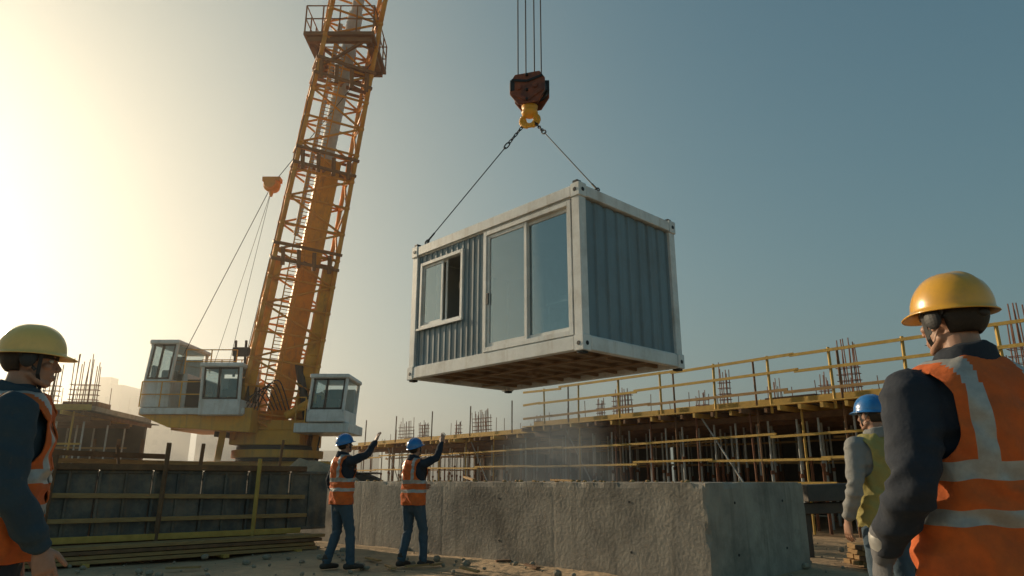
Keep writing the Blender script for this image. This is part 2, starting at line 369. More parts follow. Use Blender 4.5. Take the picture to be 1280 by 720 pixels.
    for z in zs:
        a,b=rad(z); xc=xcut(z)
        for i in range(nu):
            t=2*math.pi*i/nu;c=math.cos(t);s=math.sin(t);c=math.copysign(abs(c)**(2/pw_),c);s=math.copysign(abs(s)**(2/pw_),s)
            cl=False
            if abs(c)*a>xc and xc<a:
                c=math.copysign(xc/a,c); s=math.copysign((1-(xc/a)**pw_)**(1/pw_),s if abs(s)>1e-6 else 1); cl=True
            clamp.append(cl)
            p=V((a*bw*c,b*bw*s+lean*(z-.9),z))
            fade=min(1,(1.52-z)/.15)
            q=V((p.x*5,p.y*5,z*9+p.x*5))+noise.noise_vector(p*6)*.7
            f=(noise.noise(V((p.x*9,p.y*9,z*5)))*.018+(.25-abs(noise.noise(q)))*.036+noise.noise(p*26)*.004)*fade
            nrm_=V((c/a,s/b,0)).normalized(); vs.append(p+nrm_*f+V((0,0,noise.noise(V((c*2,s*2,4)))*.012)))
    for j in range(len(zs)-1):
        for i in range(nu):
            t=2*math.pi*(i+.5)/nu; c=math.cos(t); x=rad(zs[j])[0]*math.copysign(abs(c)**(2/pw_),c); z=zs[j]
            a,b=j*nu+i,j*nu+(i+1)%nu
            if clamp[a] and clamp[b] and clamp[a+nu] and clamp[b+nu]: continue
            if abs(math.sin(t-math.pi/2))<.07 and math.sin(t)>0: continue
            m=0
            if not nostripe:
                if 1.005<z<1.055 or 1.135<z<1.185: m=1
                if z>=1.185 and .075<abs(x)<.12: m=1
            fs.append((a,b,b+nu,a+nu)); ms.append(m)
    A.v=[tuple(v) for v in vs];A.f=fs;A.m=ms
    A.build('safety_vest',[vest,REFL],e,smooth=True,solid=.006)
    return e
ORG=fabric('orange_vest',(.7,.15,.026),(.52,.1,.02),dirt=(.28,.08,.03)); OLV=fabric('olive_vest',(.36,.31,.1),(.28,.24,.08))
NAVY=fabric('navy_jacket',(.02,.027,.042),(.013,.018,.028)); TEAL=fabric('teal_jacket',(.04,.068,.088),(.027,.047,.064))
JEAN=fabric('jeans',(.06,.1,.14),(.04,.07,.1)); GREY=fabric('grey_shirt',(.27,.27,.26),(.2,.2,.195))
YH=pmat('yellow_hat',(.8,.42,.03),(.7,.35,.025),5,.3,dirt=(.35,.2,.06),dscale=14,damt=.4,coat=.6)
BH=pmat('blue_hat',(.015,.18,.5),(.01,.14,.42),5,.28,dirt=(.1,.15,.2),dscale=14,damt=.3,coat=.6)
CH_=pmat('cream_hat',(.92,.6,.17),(.85,.54,.14),5,.34,dirt=(.5,.35,.12),dscale=14,damt=.35,coat=.5)
GLV=fabric('work_glove',(.2,.2,.21),(.12,.12,.125))
person('construction_worker',(-2.33,9.75,0),48,1.74,{'elR':(.22,.225,1.5),'wrR':(.17,.39,1.685),'hfR':(-.05,.4,.9),'hpnR':(0,.8,-.4),'curlR':.15,
   'elL':(-.27,-.06,1.14),'wrL':(-.26,.06,.91),'anR':(.13,.12,.09),'knR':(.12,.1,.49),'anL':(-.12,-.1,.09)},NAVY,JEAN,ORG,BH,head_pitch=12)
person('construction_worker',(-1.39,10.05,0),38,1.7,{'elR':(.27,.19,1.51),'wrR':(.24,.31,1.72),'hfR':(0,.2,.95),'hpnR':(-.2,.9,-.2),'curlR':.12,
   'elL':(-.25,.08,1.16),'wrL':(-.12,.26,1.08),'hfL':(.6,.6,.1),'anR':(.1,.14,.09),'knR':(.11,.12,.49),'anL':(-.12,-.08,.09)},NAVY,JEAN,ORG,BH,head_pitch=15,head_yaw=8)
person('construction_worker',(-2.07,2.9,0),60,1.76,{'elR':(.25,.03,1.12),'wrR':(.22,.17,.9),'hfR':(0,.3,-1),'curlR':.4},TEAL,fabric('dark_trousers',(.03,.035,.045)),ORG,CH_,head_yaw=-2,head_pitch=-2,vox=.01,near=True,arm_=1.25)
person('construction_worker',(1.46,2.2,0),-10,1.78,{'shL':(-.2,0,1.385),'shR':(.2,0,1.385),'elL':(-.295,-.075,1.13),'wrL':(-.3,.09,.935),'elR':(.285,-.04,1.13),'wrR':(.29,.05,.88),'curlL':.5,'hfL':(0,.35,-1)},NAVY,fabric('work_trousers',(.035,.045,.055)),ORG,YH,head_yaw=-8,head_pitch=0,vox=.01,near=True,glove=GLV,build_=1.12,arm_=1.28)
person('construction_worker',(2.68,5.15,0),-14,1.73,{'elL':(-.27,-.05,1.12),'wrL':(-.28,.06,.89)},GREY,JEAN,OLV,BH,head_yaw=-14,vox=.012,nostripe=True,arm_=1.12)

# ------------------------------------------------------------------ ground
def ground():
    xs=[]
    x=0;st=.2
    while x<1500:
        xs.append(x); x+=st; 
        if x>14: st*=1.25
    xs=[-a for a in xs[:0:-1]]+xs
    ys=[a+8 for a in xs]
    vs=[];fs=[];n=len(xs)
    for y in ys:
        for x in xs:
            d=math.hypot(x,y-9)
            z=noise.noise(V((x*.5,y*.5,0)))*.04+noise.noise(V((x*2.1,y*2.1,3)))*.025
            if d>60: z=0
            vs.append((x,y,z-.015))
    for j in range(n-1):
        for i in range(n-1):
            a=j*n+i; fs.append((a,a+1,a+n+1,a+n))
    mb=MB(); mb.add(vs,fs)
    return mb.build('ground',[pmat('dirt',(.55,.385,.225),(.36,.245,.14),1.2,.95,bump=1,bscale=7,dirt=(.21,.145,.09),dscale=.5,damt=.6,detail=10,bdist=.05)],smooth=True)
ground()
mb=MB()
for i in range(900):
    x=random.uniform(-9,9);y=random.uniform(4,14);r=random.choice([.012,.015,.02,.03,.04,.06])*random.uniform(.7,1.2)
    rot=Matrix.Rotation(random.uniform(0,3),3,'Z')@Matrix.Rotation(random.uniform(0,3),3,'X')
    mb.sph((x,y,r*.3),(r,r*.8,r*.6),rot=rot,nu=6,nv=4)
mb.build('gravel',[pmat('stone',(.38,.32,.24),(.22,.18,.13),9,.9,bump=.3)])
# heap of spoil under the crane, seen over the wall
mb=MB(); nu=48; vs=[];fs=[]
for j in range(14):
    r=j/13
    for i in range(nu):
        a=2*math.pi*i/nu; x=-5.6+3.4*r*math.cos(a); y=19.3+1.8*r*math.sin(a)
        z=1.75*(1-r)**.8+ (noise.noise(V((x*1.4,y*1.4,5)))*.35+noise.noise(V((x*4,y*4,1)))*.12)*(1-r**3)-.05*r
        vs.append((x,y,z))
for j in range(13):
    for i in range(nu): fs.append((j*nu+i,j*nu+(i+1)%nu,(j+1)*nu+(i+1)%nu,(j+1)*nu+i))
mb.add(vs,fs); mb.build('spoil_heap',[pmat('spoil',(.36,.27,.17),(.2,.145,.095),1.5,.95,bump=1,bscale=5,bdist=.08)],smooth=True)

# ------------------------------------------------------------------ concrete block
def block():
    e=empty('concrete_foundation_wall')
    d=V((.70,-.714,0)).normalized(); n=V((.714,.70,0))
    C=V((2.26,8.3,0)); Lb=13.5; W=2.65; H=1.12
    mb=MB(); na,nb_,nc=270,40,16
    def P(i,j,k):
        p=C-d*Lb*(i/na)+n*W*(j/nb_)+V((0,0,-.05+(H+.05)*(k/nc)))
        nn=V((0,0,0)); cnt=0
        if i==0:nn+=d;cnt+=1
        if i==na:nn-=d;cnt+=1
        if j==0:nn-=n;cnt+=1
        if j==nb_:nn+=n;cnt+=1
        if k==nc:nn+=V((0,0,1));cnt+=1
        a=noise.noise(p*.8)*.004
        if cnt==1 and i%49==48 and k<nc: a-=.003        # formwork joints
        if cnt>1: a=-.003-max(0,noise.noise(p*4.3))*.04
        return p+nn*a
    idx={}
    def vid(i,j,k):
        if (i,j,k) not in idx: idx[(i,j,k)]=len(mb.v); mb.v.append(tuple(P(i,j,k)))
        return idx[(i,j,k)]
    def q(*c): mb.f.append(tuple(vid(*x) for x in c)); mb.m.append(0)
    for i in range(na):
        for k in range(nc):
            q((i,0,k),(i,0,k+1),(i+1,0,k+1),(i+1,0,k)); q((i,nb_,k),(i+1,nb_,k),(i+1,nb_,k+1),(i,nb_,k+1))
        for j in range(nb_): q((i,j,nc),(i,j+1,nc),(i+1,j+1,nc),(i+1,j,nc))
    for j in range(nb_):
        for k in range(nc):
            q((0,j,k),(0,j+1,k),(0,j+1,k+1),(0,j,k+1)); q((na,j,k),(na,j,k+1),(na,j+1,k+1),(na,j+1,k))
    mb.build('wall_body',[M['concrete']],e)
    mb=MB()
    for i in range(5):
        for z in(.28,.88):
            p=C-d*(1.1+i*2.4)+V((0,0,z)); mb.cyl(p+n*.02,p-n*.006,.016,n=12)
    for j in range(2):
        for z in(.28,.88):
            p=C+n*(.65+j*1.3)+V((0,0,z)); mb.cyl(p-d*.02,p+d*.008,.016,n=12)
    mb.build('tie_hole_discs',[M['dark']],e)  # dark discs sitting proud, their colour stands for shade inside tie holes
    mb=MB()
    for i in range(90):
        s=random.uniform(0,Lb);t=random.uniform(0,W*.4);r=random.uniform(.01,.04)
        mb.sph(C-d*s+n*t+V((0,0,H+r*.3)),(r,r*.8,r*.6),nu=6,nv=4)
    mb.bar(C-d*4.2+n*.1+V((0,0,H+.03)),C-d*4.9+n*.5+V((0,0,H+.08)),.05,.03)
    mb.bar(C-d*2.2+n*.2+V((0,0,H+.02)),C-d*2.7+n*.3+V((0,0,H+.03)),.06,.025)
    mb.build('rubble_on_top',[M['wood']],e)
block()

# ------------------------------------------------------------------ container
def container():
    Lc,W,H=4.36,2.58,2.6
    th=R(-46.6)
    near=V((1.03,9.73,2.98)); X=V((math.cos(th),math.sin(th),0))
    e=empty('portable_cabin_container',near-X*Lc,th)
    F=MB()
    for x0 in(0,Lc-.16):
        for y0 in(0,W-.16):
            F.box(x0,x0+.16,y0,y0+.16,.22,H-.2)
    for y0,y1 in((-.012,.11),(W-.11,W+.012)):
        F.box(.17,Lc-.17,y0,y1,.0,.2); F.box(.17,Lc-.17,y0,y1,H-.18,H)
        F.box(.17,Lc-.17,y0+.03,y1-.03,.2,.225); F.box(.17,Lc-.17,y0+.035,y1-.035,H-.205,H-.18)
    for x0,x1 in((-.012,.11),(Lc-.11,Lc+.012)):
        F.box(x0,x1,.17,W-.17,.0,.2); F.box(x0,x1,.17,W-.17,H-.18,H)
        F.box(x0+.03,x1-.03,.17,W-.17,.2,.225)
    for x0 in(-.02,Lc-.16):
        for y0 in(-.02,W-.16):
            for z0,z1 in((-.02,.22),(H-.2,H+.025)):
                F.box(x0,x0+.18,y0,y0+.18,z0,z1)
    F.build('frame',[M['white']],e,bevel=.008)
    D=MB()
    for z in(.09,H-.09):
        for y in(.07,W-.07): D.cyl((Lc+.018,y,z),(Lc+.028,y,z),.035,n=12)
        for x in(.07,Lc-.07): D.cyl((x,-.018,z),(x,-.028,z),.035,n=12)
    for x in(.03,Lc-.13):
        for y in(.0,W-.13):
            D.box(x,x+.1,y,y+.1,H+.025,H+.075); D.box(x,x+.12,y,y+.12,-.055,-.02)
    D.build('corner_fittings',[M['dark']],e,bevel=.006)
    Wl=MB()
    def corr(fn,a0,a1,z0,z1,pitch,depth):
        prof=[]
        k=max(1,round((a1-a0)/pitch)); p=(a1-a0)/k
        for i in range(k):
            s=a0+i*p; prof+=[(s,0),(s+p*.62,0),(s+p*.70,depth),(s+p*.92,depth)]
        prof.append((a1,0)); vs=[];fs=[]
        for (s,dp) in prof: vs+=[fn(s,dp,z0),fn(s,dp,z1)]
        for i in range(len(prof)-1): fs.append((2*i,2*i+2,2*i+3,2*i+1))
        Wl.add(vs,fs)
    front=lambda s,d,z:V((s,.06+d,z)); right=lambda s,d,z:V((Lc-.055-d,s,z))
    back=lambda s,d,z:V((s,W-.06-d,z)); left=lambda s,d,z:V((.055+d,s,z))
    z0,z1=.22,H-.2
    wx0,wx1,wz0,wz1=.24,1.54,.92,2.24
    dx0,dx1,dz0,dz1=2.12,4.17,.23,2.38
    corr(front,.16,wx0,z0,z1,.1,-.018); corr(front,wx0,wx1,z0,wz0,.17,-.018); corr(front,wx0,wx1,wz1,z1,.17,-.018); corr(front,wx1,dx0,z0,z1,.16,-.018)
    corr(front,dx1,Lc-.16,z0,z1,.06,-.001)
    corr(right,.16,W-.16,z0,z1,.29,.028); corr(back,.16,Lc-.16,z0,z1,.29,.028); corr(left,.16,W-.16,z0,z1,.29,.028)
    Wl.build('corrugated_walls',[M['cladding']],e,solid=.006)
    I=MB()
    I.box(.17,Lc-.17,W-.13,W-.1,.225,2.39); I.box(.1,.13,.17,W-.17,.225,2.39); I.box(Lc-.14,Lc-.11,.17,W-.17,.225,2.39)
    I.box(.12,Lc-.12,.12,W-.12,2.4,2.43); I.box(.13,Lc-.13,.13,W-.13,.12,.2)
    I.build('inner_lining',[M['interior']],e)
    I=MB(); I.box(2.6,4.1,1.0,2.2,.25,.62); I.box(2.55,2.6,1.0,2.2,.25,1.1); I.box(2.62,4.05,1.02,2.18,.62,.8)
    I.tube([(3.75,1.1,.9),(3.75,2.0,.9)],[(.2,.1),(.2,.1)],n=12,up=(0,0,1)); I.tube([(3.5,.6,1.02),(3.9,.6,1.04)],[(.12,.05),(.12,.05)],up=(0,0,1))
    I.box(2.3,2.34,.9,1.9,.25,2.2); I.box(3.2,4.1,.45,.9,.92,.96)
    for x in(3.25,4.05):
        for y in(.48,.87): I.box(x-.02,x+.02,y-.02,y+.02,.25,.92)
    I.build('bed_and_table',[M['white']],e,bevel=.01)
    Rf=MB(); Rf.box(.1,Lc-.1,.1,W-.1,H-.06,H-.03); Rf.build('roof',[M['white']],e)
    Fr=MB()
    def frame(x0,x1,za,zb,t,y0,y1):
        Fr.box(x0,x0+t,y0,y1,za,zb);Fr.box(x1-t,x1,y0,y1,za,zb);Fr.box(x0+t,x1-t,y0,y1,za,za+t);Fr.box(x0+t,x1-t,y0,y1,zb-t,zb)
    frame(wx0,wx1,wz0,wz1,.065,.015,.12); 
    wm=(wx0+wx1)/2
    frame(wx0+.067,wm+.03,wz0+.067,wz1-.067,.05,.05,.08)
    frame(wm-.22,wm+.12,wz0+.067,wz1-.067,.04,.084,.112)
    frame(dx0,dx1,dz0,dz1,.08,.005,.13)
    dm=(dx0+dx1)/2
    frame(dx0+.082,dm+.03,dz0+.082,dz1-.082,.065,.03,.07)
    frame(dm-.03,dx1-.082,dz0+.082,dz1-.082,.065,.075,.115)
    Fr.box(wx0-.03,wx1+.03,-.02,.014,wz0-.03,wz0+.012)
    Fr.build('window_and_door_frames',[M['white']],e,bevel=.005)
    G=MB(); G.box(wx0+.11,wm-.01,.063,.068,wz0+.11,wz1-.11)
    G.box(dx0+.14,dm-.03,.048,.053,dz0+.14,dz1-.14); G.box(dm+.03,dx1-.14,.093,.098,dz0+.14,dz1-.14)
    G.build('glazing',[M['glass']],e)
    D=MB(); D.box(dx0+.1,dx0+.13,.005,.03,1.05,1.25); D.box(wx1-.09,wx1-.075,.02,.05,1.5,1.62); D.build('handles',[M['dark']],e)
    U=MB(); U.box(.11,Lc-.11,.11,W-.11,.085,.118)
    x=.35
    while x<Lc-.2:
        U.box(x,x+.05,.11,W-.11,.03,.084); x+=.44
    for y in(.8,1.75): U.box(.112,Lc-.112,y,y+.08,.005,.029)
    U.box(2.0,2.12,1.2,1.32,-.03,.028)
    U.build('underside_joists',[M['under']],e)
    return e,th,near,Lc,W,H
cont,th,near,Lc,CW,CH=container()
cX=V((math.cos(th),math.sin(th),0)); cY=V((-math.sin(th),math.cos(th),0))

# ------------------------------------------------------------------ hook block
HK=V((.36,12.35,0))
e=empty('crane_hook_block')
A=MB()
c=HK+V((0,0,8.7))
ax=V((.95,-.3,0)).normalized(); ay=V((.3,.95,0)).normalized(); az=V((0,0,1))
def poly_plate(c,ax,az,ay,pts,th,mb,mi):
    n=len(pts); vs=[c+ax*x+az*z-ay*th/2 for x,z in pts]+[c+ax*x+az*z+ay*th/2 for x,z in pts]
    fs=[tuple(range(n)),tuple(range(n,2*n))[::-1]]+[(i,i+n,(i+1)%n+n,(i+1)%n) for i in range(n)]
    mb.add(vs,fs,mi)
prof=[(-.26,.42),(.26,.42),(.37,.25),(.37,-.02),(.2,-.27),(-.2,-.27),(-.37,-.02),(-.37,.25)]
for o in(-.17,.17,0): poly_plate(c+ay*o,ax,az,ay,prof if o else [(x*.8,z*.8) for x,z in prof],.035,A,0)
for o in(-.085,.085):
    for dx in(-.17,.17):
        A.cyl(c+ax*dx+ay*(o-.05)+az*.1,c+ax*dx+ay*(o+.05)+az*.1,.2,n=20,mi=1)
for dx in(-.17,.17): A.cyl(c+ax*dx-ay*.22+az*.1,c+ax*dx+ay*.22+az*.1,.06,n=12,mi=0)
for zz in(.36,.02,-.2): A.cyl(c-ay*.24+az*zz,c+ay*.24+az*zz,.03,n=10,mi=1)
for sg in(-1,1):
    A.bar(c+ax*sg*.33-ay*.2+az*.0,c-ay*.2-az*.2,.02,.07,0,up=(0,0,1)); A.bar(c+ax*sg*.33-ay*.2+az*.3,c-ay*.2+az*.22,.02,.06,1,up=(0,0,1))
A.box(c.x-.4,c.x-.3,c.y-.1,c.y+.1,c.z+.05,c.z+.3,1);A.box(c.x+.3,c.x+.4,c.y-.1,c.y+.1,c.z+.05,c.z+.3,1)
A.build('block_body',[M['hookred'],M['dark']],e,bevel=.01)
A=MB()
A.cyl(c-az*.26,c-az*.38,.17,.13,n=14); A.sph(c-az*.4,(.17,.17,.1))
pts=[c-az*.42]+[c-az*.55+ax*.12*math.sin(t)+az*.13*math.cos(t) for t in [i*.4 for i in range(13)]]
A.path(pts,.05,n=10)
for sgn in(-1,1):
    pts=[c-az*.45+ax*sgn*(.05+.13*math.sin(t))-az*(.12*(1-math.cos(t))) for t in [i*.35 for i in range(10)]]
    A.path(pts,.05,n=8)
A.build('hook',[M['yellow']],e,smooth=True)
C2=MB();Rp=MB()
hp=c-az*.62
top=near.z+CH+.06
atts=[near-cX*(Lc-.35)+cY*.06, near-cX*.07+cY*.55]
def link(mb,p,t,side,l=.11,wd=.05,r=.013):
    pts=[]
    for i in range(13):
        a=2*math.pi*i/12; pts.append(p+t*math.cos(a)*l/2*1.1+side*math.sin(a)*wd/2)
    mb.path(pts,r,n=5)
for k,a in enumerate(atts):
    a=V((a.x,a.y,top)); s=hp+ax*(.1 if k else -.1)
    t=(a-s).normalized(); sd=t.cross(ay).normalized(); s2=t.cross(sd)
    n=6
    for i in range(n): link(C2,s+t*(.05+i*.085),t,sd if i%2 else s2,r=.011)
    link(C2,s+t*(.05+n*.085+.03),t,sd,.15,.08,.014)
    Rp.cyl(s+t*(n*.085+.12),a,.0105)
    Rp.cyl(a-t*.25,a-t*.05,.018); link(C2,a-t*.02,t,sd,.1,.06,.013)
C2.build('sling_chains',[M['dark']],e,smooth=True); Rp.build('sling_ropes',[M['dark']],e)
TIP=V((HK.x,HK.y,43))
Rp=MB()
for dx,oy in((-.22,-.085),(-.1,.085),(.13,-.085),(.23,.085)):
    Rp.cyl(c+ax*dx+ay*oy+az*.2,TIP+ax*dx+ay*oy,.013)
Rp.build('hoist_ropes',[M['dark']],e)

# ------------------------------------------------------------------ crane
def crane():
    e=empty('lattice_boom_crane')
    B=V((-8.4,24,2.7)); a=(TIP-B); Lb=a.length; a.normalize()
    s=a.cross(V((0,0,1))).normalized(); u=s.cross(a)
    s2=(s+u*.25).normalized(); u=a.cross(s2)*-1; s=s2
    P=lambda t,x,y: B+a*(Lb*t)+s*x+u*y
    hw=lambda t: max(.45,1.12-.9*t if t<.35 else .82-.25*(t-.35))
    Lt=MB(); 
    ts=[0];t=0
    while t<.985:
        t+= .021 if t<.4 else .035; ts.append(min(t,1))
    for sx,sy in((-1,-1),(1,-1),(1,1),(-1,1)):
        for t0,t1 in zip(ts,ts[1:]):
            Lt.cyl(P(t0,sx*hw(t0),sy*hw(t0)),P(t1,sx*hw(t1),sy*hw(t1)),.08 if t0<.4 else .09,n=8)
    for i,(t0,t1) in enumerate(zip(ts,ts[1:])):
        h0,h1=hw(t0),hw(t1); cs=[(-1,-1),(1,-1),(1,1),(-1,1)]
        for k in range(4):
            c0,c1=cs[k],cs[(k+1)%4]
            if i%2: c0,c1=c1,c0
            Lt.cyl(P(t0,c0[0]*h0,c0[1]*h0),P(t1,c1[0]*h1,c1[1]*h1),.038,n=6)
            Lt.cyl(P(t1,c0[0]*h1,c0[1]*h1),P(t1,c1[0]*h1,c1[1]*h1),.04,n=6)
            Lt.sph(P(t1,c0[0]*h1,c0[1]*h1),.1,nu=8,nv=5)
    Lt.build('boom_lattice',[M['orange']],e,smooth=True)
    Bx=MB()
    for sx in(-1,1):
        n=8
        for i in range(n):
            t0=i*.14/n; t1=(i+1)*.14/n; w0=(.62 if sx<0 else .34)-.03*i*(1 if sx<0 else .4)
            Bx.bar(P(t0,sx*(.95-.12*i/n),-.6),P(t1+.0005,sx*(.95-.12*(i+1)/n),-.6),w0,.6,up=u)
    Bx.bar(P(.0,-.2,.2),P(.225,-.2,.2),.72,.7,up=u)
    Bx.build('boom_box_sections',[M['yellow']],e,bevel=.03)
    T=MB(); T.cyl(P(.225,-.05,.15),P(.345,-.05,.15),.25,n=20); T.cyl(P(.345,-.05,.15),P(.42,-.05,.15),.19,n=20)
    T.cyl(P(.16,.45,-.3),P(.33,.4,-.3),.08,n=12); T.build('telescopic_tube',[M['steel']],e,smooth=False)
    Cl=MB()
    for t in(.14,.215,.285):
        h=hw(t)+.06
        for k,(c0,c1) in enumerate((((-1,-1),(1,-1)),((1,-1),(1,1)),((1,1),(-1,1)),((-1,1),(-1,-1)))):
            for dt in(0,.012): Cl.bar(P(t+dt,c0[0]*h,c0[1]*h),P(t+dt,c1[0]*h,c1[1]*h),.1,.1,up=a)
        Cl.bar(P(t,-h,0),P(t,h,0),.1,.12,up=a); Cl.bar(P(t,0,-h),P(t,0,h),.1,.12,up=a)
        for q in range(4): Cl.cyl(P(t-.004,-.8+.5*q,-h),P(t+.01,-.7+.5*q,-h),.07,n=8)
    Cl.build('boom_collars',[M['collar']],e,bevel=.01)
    Pf=MB(); z0=P(.312,0,0); 
    for (x0,x1,y0,y1) in((-1.15,1.15,-1.15,-.8),(-1.15,1.15,.8,1.15),(-1.15,-.8,-.8,.8),(.8,1.15,-.8,.8)):
        Pf.box(z0.x+x0,z0.x+x1,z0.y+y0,z0.y+y1,z0.z-.12,z0.z)
        Pf.box(z0.x+x0+.1,z0.x+x1-.1,z0.y+y0+.1,z0.y+y1-.1,z0.z-.3,z0.z-.13)
    for sx in(-1,1):
        for sy in(-1,1): Pf.bar(z0+V((1.0*sx,1.0*sy,-.15)),P(.29,sx*.8,sy*.8),.08,.08)
    for i in range(4):
        cc=[(-1.12,-1.12),(1.12,-1.12),(1.12,1.12),(-1.12,1.12)]
        p,q=cc[i],cc[(i+1)%4]
        for zz in(.5,1.0): Pf.cyl((z0.x+p[0],z0.y+p[1],z0.z+zz),(z0.x+q[0],z0.y+q[1],z0.z+zz),.022,n=6)
        for j in range(4):
            x=p[0]+(q[0]-p[0])*j/4;y=p[1]+(q[1]-p[1])*j/4
            Pf.cyl((z0.x+x,z0.y+y,z0.z),(z0.x+x,z0.y+y,z0.z+1.0),.025,n=6)
    Pf.build('boom_platform',[M['collar']],e)
    Ld=MB()
    for sx in(-.2,.2): Ld.cyl(P(.01,sx+.3,-1.12),P(.31,sx+.3,-.9),.022,n=6)
    for i in range(110):
        t=.01+.3*i/110; y=-1.12+.22*(i/110); Ld.cyl(P(t,.1,y),P(t,.5,y),.014,n=5)
    Ld.build('boom_ladder',[M['orange']],e)
    # ---- upper structure
    U=MB(); Y=0; Wt=1; Dk=2; Ru=3
    dz=-.35
    def ubox(x0,x1,y0,y1,z0,z1,m): U.box(x0,x1,y0,y1,z0+dz,z1+dz,m)
    ubox(-11.2,-5.6,22.8,25.2,3.07,3.4,Y)
    poly_plate(V((0,23.6,dz)),V((1,0,0)),V((0,0,1)),V((0,1,0)),[(-11.9,3.72),(-11.9,3.5),(-10.9,3.1),(-8.3,2.95),(-8.3,3.72)],3.2,U,Y)
    ubox(-11.8,-8.5,21.85,21.98,3.5,3.7,Wt)
    ubox(-9.2,-6.9,22.7,25.3,2.6,3.06,Y)
    ubox(-6.95,-5.2,22.1,24.2,2.95,3.25,Wt)
    U.cyl((-8,24,1.75),(-8,24,2.24),1.35,n=40,mi=Dk); U.cyl((-8,24,1.85),(-8,24,2.1),1.5,n=40,mi=Y)
    for sx in(-1.45,1.45):
        U.bar(P(-.02,sx,-.5),P(.03,sx,-.5),.2,1.3,Y,up=u)
    U.cyl(P(.0,-1.7,-.3),P(.0,1.7,-.3),.22,n=16,mi=Dk)
    ubox(-10.75,-10.25,22.6,25.1,3.73,4.7,Dk); ubox(-10.9,-10.76,22.6,25.1,3.73,4.9,Wt)
    U.cyl((-9.9,24.3,4.2+dz),(-8.9,24.3,4.2+dz),.5,n=24,mi=Dk); U.cyl((-9.95,24.3,4.2+dz),(-9.9,24.3,4.2+dz),.65,n=24,mi=Y); U.cyl((-8.9,24.3,4.2+dz),(-8.85,24.3,4.2+dz),.65,n=24,mi=Y)
    ubox(-6.9,-6.4,23.0,24.2,3.26,4.3,Dk)
    for i in range(7):
        x=-10.6+i*.3; ubox(x,x+random.uniform(.1,.25),22.3+random.random()*.6,23.4,3.73,3.9+random.random()*.7,random.choice([Y,Dk,Dk,Wt]))
    U.cyl((-7.4,22.6,3.15),(-6.2,22.6,3.85),.13,n=12,mi=Y); U.cyl((-6.75,22.9,3.0),(-7.2,22.9,4.9),.14,n=12,mi=Dk)
    for x in(-9.4,-9.05): U.cyl((x,23,4.5),(x-.05,23,5.75),.05,n=6,mi=Dk)
    U.box(-9.5,-8.95,22.9,23.1,5.2,5.5,Dk)
    for i in range(6):
        p=V((-8.8+i*.12,22.2,3.3)); pts=[p+V((t*.35,-.05*math.sin(t*3),.9*math.sin(t*math.pi/3)*(.6+.1*i))) for t in [k*.3 for k in range(11)]]
        U.path(pts,.025,n=5,mi=Dk)
    U.build('upper_carriage',[M['yellow'],M['white'],M['dark'],M['rubber']],e,bevel=.02)
    def cab(x0,x1,y0,y1,z0,z1,slope,name,low=.55):
        W_=MB(); t=.1
        cs=[(x0,y0),(x1,y0),(x1,y1),(x0,y1)]
        sh=lambda z:slope*(z-z0)
        W_.box(x0,x1,y0,y1,z0,z0+low)
        W_.box(x0+sh(z1)-.04,x1+sh(z1)+.04,y0-.06,y1+.05,z1-.14,z1)
        for (x,y) in cs: W_.bar((x+(t/2 if x==x0 else -t/2),y+(t/2 if y==y0 else -t/2),z0+low-.1),(x+sh(z1)+(t/2 if x==x0 else -t/2),y+(t/2 if y==y0 else -t/2),z1-.1),t,t)
        W_.box(x0+.05,x1-.05,y1-.2,y1-.03,z0+low,z1-.3)
        W_.build(name+'_shell',[M['white']],e,bevel=.03)
        xm=x0+(x1-x0)*.45; Fd=MB()
        Fd.bar((xm,y0+.04,z0+low),(xm+sh(z1),y0+.04,z1-.14),.06,.05); Fd.bar((x0+t,y0+.04,z0+low+.03),(x1-t,y0+.04,z0+low+.03),.05,.05)
        Fd.bar((x0+t,y0+.04,z1-.17),(x1-t+sh(z1),y0+.04,z1-.17),.05,.05)
        for xx in(x0+t+.02,x1-t-.02): Fd.bar((xx,y0+.04,z0+low),(xx+sh(z1),y0+.04,z1-.14),.04,.05)
        Fd.build(name+'_window_frames',[M['dark']],e)
        G=MB(); zt=z1-.15; zb=z0+low+.01
        G.add([(x0+t,y0+.07,zb),(x1-t,y0+.07,zb),(x1-t+sh(zt),y0+.07,zt),(x0+t+sh(zt),y0+.07,zt)],[(0,1,2,3)])
        for xx in(x0+.06,x1-.06):
            G.add([(xx,y0+t,zb),(xx,y1-.25,zb),(xx+sh(zt),y1-.25,zt),(xx+sh(zt),y0+t,zt)],[(0,1,2,3)])
        G.build(name+'_glass',[M['glassd']],e)
        Sx=MB(); xc=(x0+x1)/2; Sx.box(xc-.25,xc+.25,y0+.7,y0+1.2,z0+low,z0+low+.4); Sx.box(xc-.25,xc+.25,y0+1.15,y0+1.3,z0+low+.3,z1-.35); Sx.box(xc-.4,xc-.3,y0+.3,y0+.6,z0+low,z0+low+.5)
        Sx.build(name+'_seat',[M['rubber']],e,bevel=.03)
    cab(-11.85,-10.95,21.9,24.2,3.37,5.55,.05,'rear_cab',.9)
    cab(-9.85,-8.55,21.6,23.2,3.1,4.75,-.02,'operator_cab',.5)
    cab(-6.55,-5.35,22.0,23.8,2.92,4.45,.05,'side_cab',.4)
    Rl=MB()
    for (p,q) in(((-11.8,21.8,3.37),(-9.9,21.8,3.37)),((-10.9,22.6,4.55),(-9.2,22.6,4.55)),((-11.4,24.9,4.6),(-9.2,24.9,4.6)),((-6.9,22.05,2.9),(-6.6,22.05,2.9))):
        p=V(p);q=V(q)
        for zz in(.4,.8): Rl.cyl(p+V((0,0,zz)),q+V((0,0,zz)),.02,n=6)
        n=max(1,int((q-p).length/.6))
        for i in range(n+1): 
            r=p.lerp(q,i/n); Rl.cyl(r,r+V((0,0,.8)),.02,n=6)
